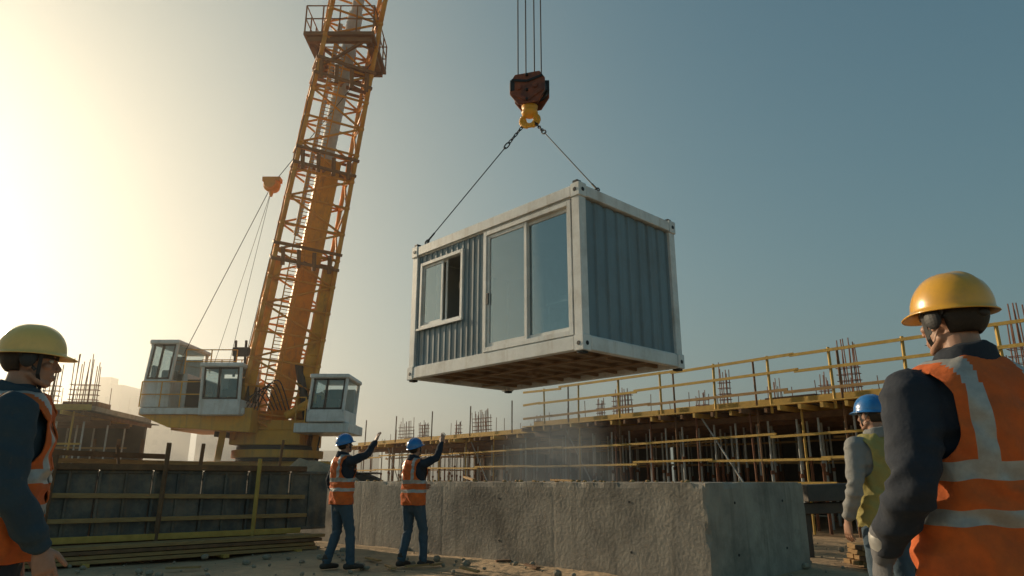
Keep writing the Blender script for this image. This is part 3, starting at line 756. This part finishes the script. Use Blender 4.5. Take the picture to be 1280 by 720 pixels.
    Rl.build('deck_railings',[M['yellow']],e)
    Cr=MB()
    Cr.box(-10,-6,23,25,1.2,1.74,0)
    for yy in(21.6,25.6):
        prof=[(-3.6,.55),(-3.2,.15),(-2.8,.02),(2.8,.02),(3.2,.15),(3.6,.55),(3.6,.8),(3.2,1.2),(2.8,1.35),(-2.8,1.35),(-3.2,1.2),(-3.6,.8)]
        poly_plate(V((-8,yy,0)),V((1,0,0)),V((0,0,1)),V((0,1,0)),prof,.7,Cr,1)
        for i in range(9): Cr.cyl((-10.8+i*.7,yy-.42,.42),(-10.8+i*.7,yy+.42,.42),.3,n=16,mi=0)
        for i in range(22):
            x=-11+i*.285; Cr.box(x,x+.2,yy-.5,yy+.5,1.352,1.41,1); Cr.box(x,x+.2,yy-.5,yy+.5,-.02,.018,1)
    for sx in(-9.3,-6.7): Cr.box(sx-.3,sx+.3,21.96,25.24,.8,1.19,0)
    Cr.build('crawler_undercarriage',[M['yellow'],M['dark']],e,bevel=.02)
    Rp=MB(); p_top=P(.31,-.9,-.6)
    ball=V((-8.2,21.5,10.85))
    Rp.cyl(p_top,ball,.012); Rp.cyl(ball,(-10.9,22.3,5.0),.012)
    for x in(-9.9,-9.4): Rp.cyl(ball+V((0,0,-.2)),(x,22.5,4.8),.008)
    Rp.cyl(P(.3,.9,-.9),P(.02,1.3,-1.3),.012)
    Rp.build('auxiliary_ropes',[M['dark']],e)
    Bl=MB(); Bl.sph(ball,(.3,.2,.26)); Bl.cyl(ball+V((0,-.25,0)),ball+V((0,.25,0)),.2,n=16); Bl.cyl(ball-V((0,0,.2)),ball-V((0,0,.42)),.1,.05,n=8); Bl.box(ball.x-.3,ball.x+.3,ball.y-.14,ball.y+.14,ball.z+.1,ball.z+.25)
    Bl.build('auxiliary_block',[M['orange']],e,smooth=False)
crane()

# ------------------------------------------------------------------ buildings under construction
def site(name,A,ang,s0,s1,depth,zs,clusters,rail=True,pitch=.95):
    e=empty(name)
    d=V((math.cos(ang),math.sin(ang),0)); n=V((d.y,-d.x,0))
    if n.y<0: n=-n
    A=V((A[0],A[1],0)); P=lambda s,t,z:A+d*s+n*t+V((0,0,z)); Z=V((0,0,1))
    Sl=MB()
    Sl.hexa(P((s0+s1)/2,depth/2+.15,zs-.09),d*(s1-s0)/2,n*(depth/2-.15),Z*.09,0)
    Sl.build('concrete_slab',[M['concrete']],e)
    Fm=MB()
    Fm.hexa(P((s0+s1)/2,depth/2,zs-.2),d*((s1-s0)/2+.2),n*(depth/2+.25),Z*.012,1) # deck
    Fm.hexa(P((s0+s1)/2,.09,zs-.08),d*(s1-s0)/2,n*.02,Z*.1,2) # edge board
    Fm.hexa(P((s0+s1)/2,-.3,zs-.17),d*((s1-s0)/2),n*.15,Z*.016,2) # edge walkway
    s=s0
    while s<s1:
        l=random.uniform(-.75,-.35); Fm.hexa(P(s,(depth+l)/2,zs-.27),d*.035,n*(depth-l)/2,Z*.055,random.choice([0,2])); s+=.48
    for t in(.15,1.6,3.1,4.6,6.1):
        if t<depth: Fm.hexa(P((s0+s1)/2,t,zs-.4),d*(s1-s0)/2,n*.04,Z*.07,0)
    for i in range(int((s1-s0)/1.6)):
        s=s0+random.uniform(0,s1-s0-1.5); t=random.uniform(.6,depth-1.5); h=random.uniform(.05,.35)
        Fm.hexa(P(s+.6,t,zs+h/2+.002),d*random.uniform(.4,1.2),n*.5,Z*h/2,random.choice([1,1,0,2]))
    Fm.build('deck_formwork',[M['woodd'],M['ply'],M['woody']],e)
    Pr=MB(); s=s0+.1;i=0
    while s<s1:
        for k,t in enumerate((.15,.85,1.6,3.1,4.6,6.1)):
            if t>depth: continue
            if k==1 and random.random()<.4: continue
            j=random.uniform(-.12,.12); m=random.choice([0,0,1]) if k<4 else 1
            q=random.uniform(1.2,1.7)
            Pr.cyl(P(s+j,t,0),P(s+j,t,q),.036,n=6,mi=m); Pr.cyl(P(s+j,t,q),P(s+j,t,zs-.47),.026,n=6,mi=0)
            Pr.cyl(P(s+j,t,q-.04),P(s+j,t,q+.05),.05,n=6,mi=1)
            Pr.hexa(P(s+j,t,zs-.473),d*.08,n*.08,Z*.004,1)
        if i%3==1: Pr.cyl(P(s,-.25,0),P(s+random.uniform(-.05,.05),-.2,zs+1.0),.026,n=6,mi=2)
        if i%2==0: Pr.cyl(P(s+.2,-.22,0),P(s+.2+random.uniform(-.05,.05),-.22,zs-.2),.026,n=6,mi=random.choice([0,1,3]))
        if i%7==2: Pr.cyl(P(s,-.1,.1),P(s+1.7,-.12,zs-.3),.022,n=6,mi=0)
        s+=pitch*random.uniform(.85,1.15);i+=1
    for t in(-.2,1.65,3.15):
        for z in(.5,1.05,1.6,2.15):
            s=s0
            while s<s1:
                l=random.uniform(2.5,4.5); 
                if random.random()<.96: Pr.bar(P(s,t-.04,z+random.uniform(-.05,.05)),P(min(s+l,s1),t-.04+random.uniform(-.03,.03),z+random.uniform(-.05,.05)),.05,.055 if t<0 else .05,3 if t<0 else 4)
                s+=l*.95
    Pr.build('shoring_props',[M['steel'],M['rust'],M['woodd'],M['woody'],M['wood']],e)
    Bk=MB(); Bk.hexa(P((s0+s1)/2,depth-.4,(zs-.2)/2),d*(s1-s0)/2,n*.1,Z*(zs-.25)/2,0)  # dark wall added to keep horizon light out from under the slab
    s=s0
    while s<s1: 
        Bk.hexa(P(s,depth-.54,1.3),d*.05,n*.04,Z*1.25,1); s+=.8
    Bk.build('dark_backing_wall',[M['ply'],M['woodd']],e)
    if rail:
        G=MB(); s=s0
        while s<s1:
            G.bar(P(s,-.35,zs-.35),P(s+random.uniform(-.04,.04),-.35,zs+1.0),.05,.05,0); s+=1.55*random.uniform(.9,1.1)
        for z,k in((.95,0),(.55,0),(.12,1)):
            s=s0
            while s<s1:
                l=random.uniform(3,5); G.bar(P(s-.1,-.39,zs+z+random.uniform(-.04,.04)),P(min(s+l,s1),-.39,zs+z+random.uniform(-.04,.04)),.035,.065,k); s+=l
        for z in(.95,.5): G.bar(P(s0,depth-.2,zs+z),P(s1,depth-.2,zs+z),.04,.06,0)
        s=s0
        while s<s1: G.bar(P(s,depth-.16,zs-.1),P(s,depth-.16,zs+1.0),.05,.05,0); s+=2
        G.build('guard_rail',[M['woody'],M['wood']],e)
    Rb=MB()
    for (s,t,h,nn,sp) in clusters:
        for i in range(nn):
            for j in range(2):
                x=s+sp*i; p=P(x+random.uniform(-.02,.02),t+j*sp*1.5,zs-.02); q=p+V((random.uniform(-.05,.05),random.uniform(-.05,.05),h*random.uniform(.75,1.05)))
                Rb.cyl(p,q,.013,n=5)
        for z in(.2,.35,.5,.65):
            if h>z+.15: 
                Rb.path([P(s-.04,t-.02,zs+z),P(s+sp*(nn-1)+.04,t-.02,zs+z),P(s+sp*(nn-1)+.04,t+sp*1.5+.02,zs+z),P(s-.04,t+sp*1.5+.02,zs+z),P(s-.04,t-.02,zs+z)],.009,n=5)
    s=s0
    while s<s1:
        Rb.cyl(P(s,1.3,zs-.02),P(s+random.uniform(-.03,.03),1.3,zs+random.uniform(.2,.75)),.011,n=4); s+=random.uniform(.25,.8)
    Rb.build('rebar',[M['rust']],e)
    return P,e
dang=math.atan2(.77,-.64)
P1,e1=site('concrete_frame_building',(9.5,12.6),dang,-6,13.8,8,3.0,
     [(3.3,.6,1.45,5,.1),(.0,.8,1.6,4,.12),(10.2,.7,.95,6,.12),(6.7,.6,1.2,3,.1),(12.5,2,.9,3,.1),(8.7,2.5,.8,4,.1),(-2,1,1.4,4,.1),(5.2,3.2,1.0,3,.12),(1.6,2.6,1.5,4,.12),(7.7,5,1.4,4,.12)],pitch=.72)
site('concrete_frame_building',tuple((P1(14.03,.4,0))[:2]),dang,0,13,7.5,2.85,[(3.8,.8,1.0,8,.13),(8.5,1,.9,6,.1),(10,1,1.1,5,.2),(6,1,.7,3,.1),(1,1,.6,3,.1)],rail=False,pitch=.9)
e=empty('timber_ramp')
A=MB(); p=P1(1.9,-1.2,0); q=P1(2.25,-.5,2.6)
for k in(0,.28): A.bar(p+V((k,k*.5,0)),q+V((k,k*.5,0)),.06,.14)
for i in range(9): 
    r=p.lerp(q,(i+.5)/9); A.bar(r+V((-.05,0,.02)),r+V((.35,.16,.02)),.05,.03)
A.build('ramp',[M['woody']],e)
site('concrete_frame_building',(-12.55,20.5),R(188),0,9,5,3.3,[(.1,.4,1.6,6,.14),(1.4,.8,1.3,5,.15),(3.2,.6,1.2,5,.15)],rail=False,pitch=.9)

# ------------------------------------------------------------------ formwork barrier (left)
def barrier():
    e=empty('formwork_barrier')
    O=V((-8.4,8.55,0)); d=V((.745,.667,0)); n=V((-.667,.745,0)); Z=V((0,0,1)); Lb=6.15
    P=lambda s,t,z:O+d*s+n*t+Z*z
    A=MB()
    s=0
    while s<Lb-.1:
        o=random.uniform(-.012,.012)
        A.hexa(P(s+.375,.12+o,.8),d*.368,n*.03,Z*.5,0)
        A.hexa(P(s+.375,.10+o,1.27),d*.36,n*.045,Z*.025,0); A.hexa(P(s+.375,.10+o,.33),d*.36,n*.045,Z*.025,0)
        A.hexa(P(s+.02,.07,.8),d*.02,n*.03,Z*.49,0); A.hexa(P(s+.38,.075,.8),d*.018,n*.02,Z*.48,0)
        s+=.755
    A.hexa(P(Lb/2,1.0,.76),d*Lb/2,n*.05,Z*.46,0)
    A.hexa(P(Lb-.05,.55,.78),d*.04,n*.4,Z*.48,0)
    A.build('steel_panels',[M['panel']],e,bevel=.006)
    W=MB()
    W.hexa(P(Lb/2-.1,.03,1.34),d*(Lb/2+.25),n*.05,Z*.045,1)
    W.bar(P(-.3,.5,1.6),P(Lb-2.1,.5,1.52),.04,.08,1)
    W.bar(P(1.5,.9,1.45),P(Lb-.6,.8,1.42),.04,.07,0)
    W.bar(P(.2,.02,.98),P(Lb+.15,.0,.86),.04,.07,0); W.bar(P(-.2,.0,.6),P(Lb+.2,-.02,.55),.04,.065,0); W.bar(P(-.2,-.03,.33),P(Lb+.1,-.03,.3),.05,.09,2)
    for s in(.6,2.4,3.9,5.4): W.bar(P(s,-.04,.2),P(s+.02,-.03,1.5 if s!=3.9 else 1.72),.06,.05,2 if s>5 else 1)
    W.bar(P(4.6,.5,1.2),P(4.62,.5,1.75),.05,.05,1); W.bar(P(5.9,.3,1.2),P(5.95,.3,1.85),.04,.04,1); W.bar(P(3.4,.5,1.2),P(3.3,.5,1.68),.04,.04,1)
    for k in range(4):
        for j in range(5):
            if random.random()<.9: W.bar(P(-.3+random.uniform(0,.3),-.42+j*.2,.045+k*.062),P(Lb+.1+random.uniform(-.3,.35),-.42+j*.2+random.uniform(-.03,.03),.045+k*.062),.16,.05,random.choice([0,1,0]),)
    for s in(1,2.9,4.8,6): W.bar(P(s,-.6,.012),P(s,.6,.012),.09,.05,2)
    W.build('timber_rails',[M['wood'],M['woodd'],M['woody']],e,bevel=.004)
barrier()
e=empty('timber_stack'); A=MB()
for k in range(4):
    for j in range(4):
        o=V((4.75+random.uniform(-.05,.05),9.7+j*.2,.05+k*.07)); A.bar(o,o+V((2.2,.35,0)),.15,.06,random.choice([0,1]))
A.build('planks',[M['woodd'],M['wood']],e,bevel=.004)
e=empty('steel_trestle'); A=MB()
A.bar((4.4,11.2,.72),(7.5,11.9,.75),.3,.16); 
for x in(4.6,5.8,7.2): A.bar((x,11.2+(x-4.4)*.22,0),(x,11.2+(x-4.4)*.22,.64),.1,.1)
A.bar((4.5,11.2,.95),(6.5,11.6,1.0),.5,.25,0)
A.build('beams',[M['ply']],e,bevel=.01)
e=empty('scattered_planks'); A=MB()
for i in range(22):
    x=random.uniform(-6,3);y=random.uniform(6.5,11);an=random.uniform(0,3.1);l=random.uniform(.2,.7)
    A.bar((x,y,.02),(x+l*math.cos(an),y+l*math.sin(an),.02+random.uniform(0,.03)),.07,.025,random.choice([0,1]))
A.build('offcuts',[M['wood'],M['woodd']],e)

# ------------------------------------------------------------------ far buildings
FW=pmat('hazed_window',(.22,.22,.21),(.19,.19,.185),.1,.5)  # window colour kept faint, distance haze painted in
def apt(x,y,wd,dp,h):
    e=empty('apartment_building'); A=MB(); A.box(x-wd/2,x+wd/2,y,y+dp,0,h,0)
    A.box(x-wd*.2,x+wd*.1,y+2,y+6,h,h+2.5,0)
    A.build('tower_walls',[M['hazeb']],e)
    G=MB(); z=2
    while z<h-2:
        xx=x-wd/2+1.5
        while xx<x+wd/2-1.5: G.box(xx,xx+1.5,y-.03,y-.005,z,z+1.5); xx+=3
        z+=3
    G.build('tower_windows',[FW],e)
for a in((-135,210,14,12,22),(-120,200,12,12,28),(-108,205,16,12,25),(-97,230,14,12,22),(-170,260,30,14,25),(-75,320,24,14,14),(-20,400,40,14,14),(-45,380,22,14,18),(30,420,40,14,14)): apt(*a)

# ------------------------------------------------------------------ dust and haze (real scattering volumes)
def dust(name,x0,x1,y0,y1,z1,dens,scale):
    m=bpy.data.materials.new('dust'); m.use_nodes=True; t=m.node_tree; t.nodes.clear()
    def mth(op,a,b=None,v=None):
        q=t.nodes.new('ShaderNodeMath');q.operation=op;t.links.new(a,q.inputs[0])
        if b is not None: t.links.new(b,q.inputs[1])
        if v is not None: q.inputs[1].default_value=v
        return q.outputs[0]
    o=t.nodes.new('ShaderNodeOutputMaterial'); vs=t.nodes.new('ShaderNodeVolumeScatter'); vs.inputs['Color'].default_value=(1,.95,.84,1); vs.inputs['Anisotropy'].default_value=.5
    co=t.nodes.new('ShaderNodeTexCoord'); n=t.nodes.new('ShaderNodeTexNoise'); n.inputs['Scale'].default_value=scale; n.inputs['Detail'].default_value=3; n.inputs['Distortion'].default_value=.4
    t.links.new(co.outputs['Object'],n.inputs['Vector'])
    sp=t.nodes.new('ShaderNodeSeparateXYZ'); t.links.new(co.outputs['Generated'],sp.inputs[0])
    dx=mth('MULTIPLY',mth('SUBTRACT',sp.outputs[0],v=.5),v=2); dy=mth('MULTIPLY',mth('SUBTRACT',sp.outputs[1],v=.5),v=2)
    r2=mth('ADD',mth('ADD',mth('MULTIPLY',dx,dx),mth('MULTIPLY',dy,dy)),mth('MULTIPLY',sp.outputs[2],sp.outputs[2]))
    mr=t.nodes.new('ShaderNodeMapRange'); mr.interpolation_type='SMOOTHSTEP'; mr.inputs[1].default_value=1; mr.inputs[2].default_value=.0; mr.inputs[3].default_value=0; mr.inputs[4].default_value=1
    nn=mth('MULTIPLY',mth('SUBTRACT',n.outputs[0],v=.55),v=2.2)
    t.links.new(mth('ADD',r2,nn),mr.inputs[0])
    edge=t.nodes.new('ShaderNodeMapRange'); edge.interpolation_type='SMOOTHSTEP'; edge.inputs[1].default_value=1; edge.inputs[2].default_value=.1; edge.inputs[3].default_value=0; edge.inputs[4].default_value=1; t.links.new(r2,edge.inputs[0])
    t.links.new(mth('MULTIPLY',mth('MULTIPLY',mr.outputs[0],edge.outputs[0]),v=dens),vs.inputs['Density']); t.links.new(vs.outputs[0],o.inputs['Volume'])
    A=MB(); A.box(x0,x1,y0,y1,.02,z1); A.build(name,[m])
dust('dust_cloud',-1.2,3.4,13.2,20.5,4.2,.26,.5)
dust('dust_cloud',-12.5,-3.6,18,24.5,3.6,.1,.4)
m=bpy.data.materials.new('haze'); m.use_nodes=True; t=m.node_tree; t.nodes.clear()
o=t.nodes.new('ShaderNodeOutputMaterial'); vs=t.nodes.new('ShaderNodeVolumeScatter'); vs.inputs['Color'].default_value=(1,.96,.88,1); vs.inputs['Anisotropy'].default_value=.7; vs.inputs['Density'].default_value=.0034
t.links.new(vs.outputs[0],o.inputs['Volume'])
A=MB(); A.box(-260,160,11.9,500,-.5,40); A.build('haze',[m])
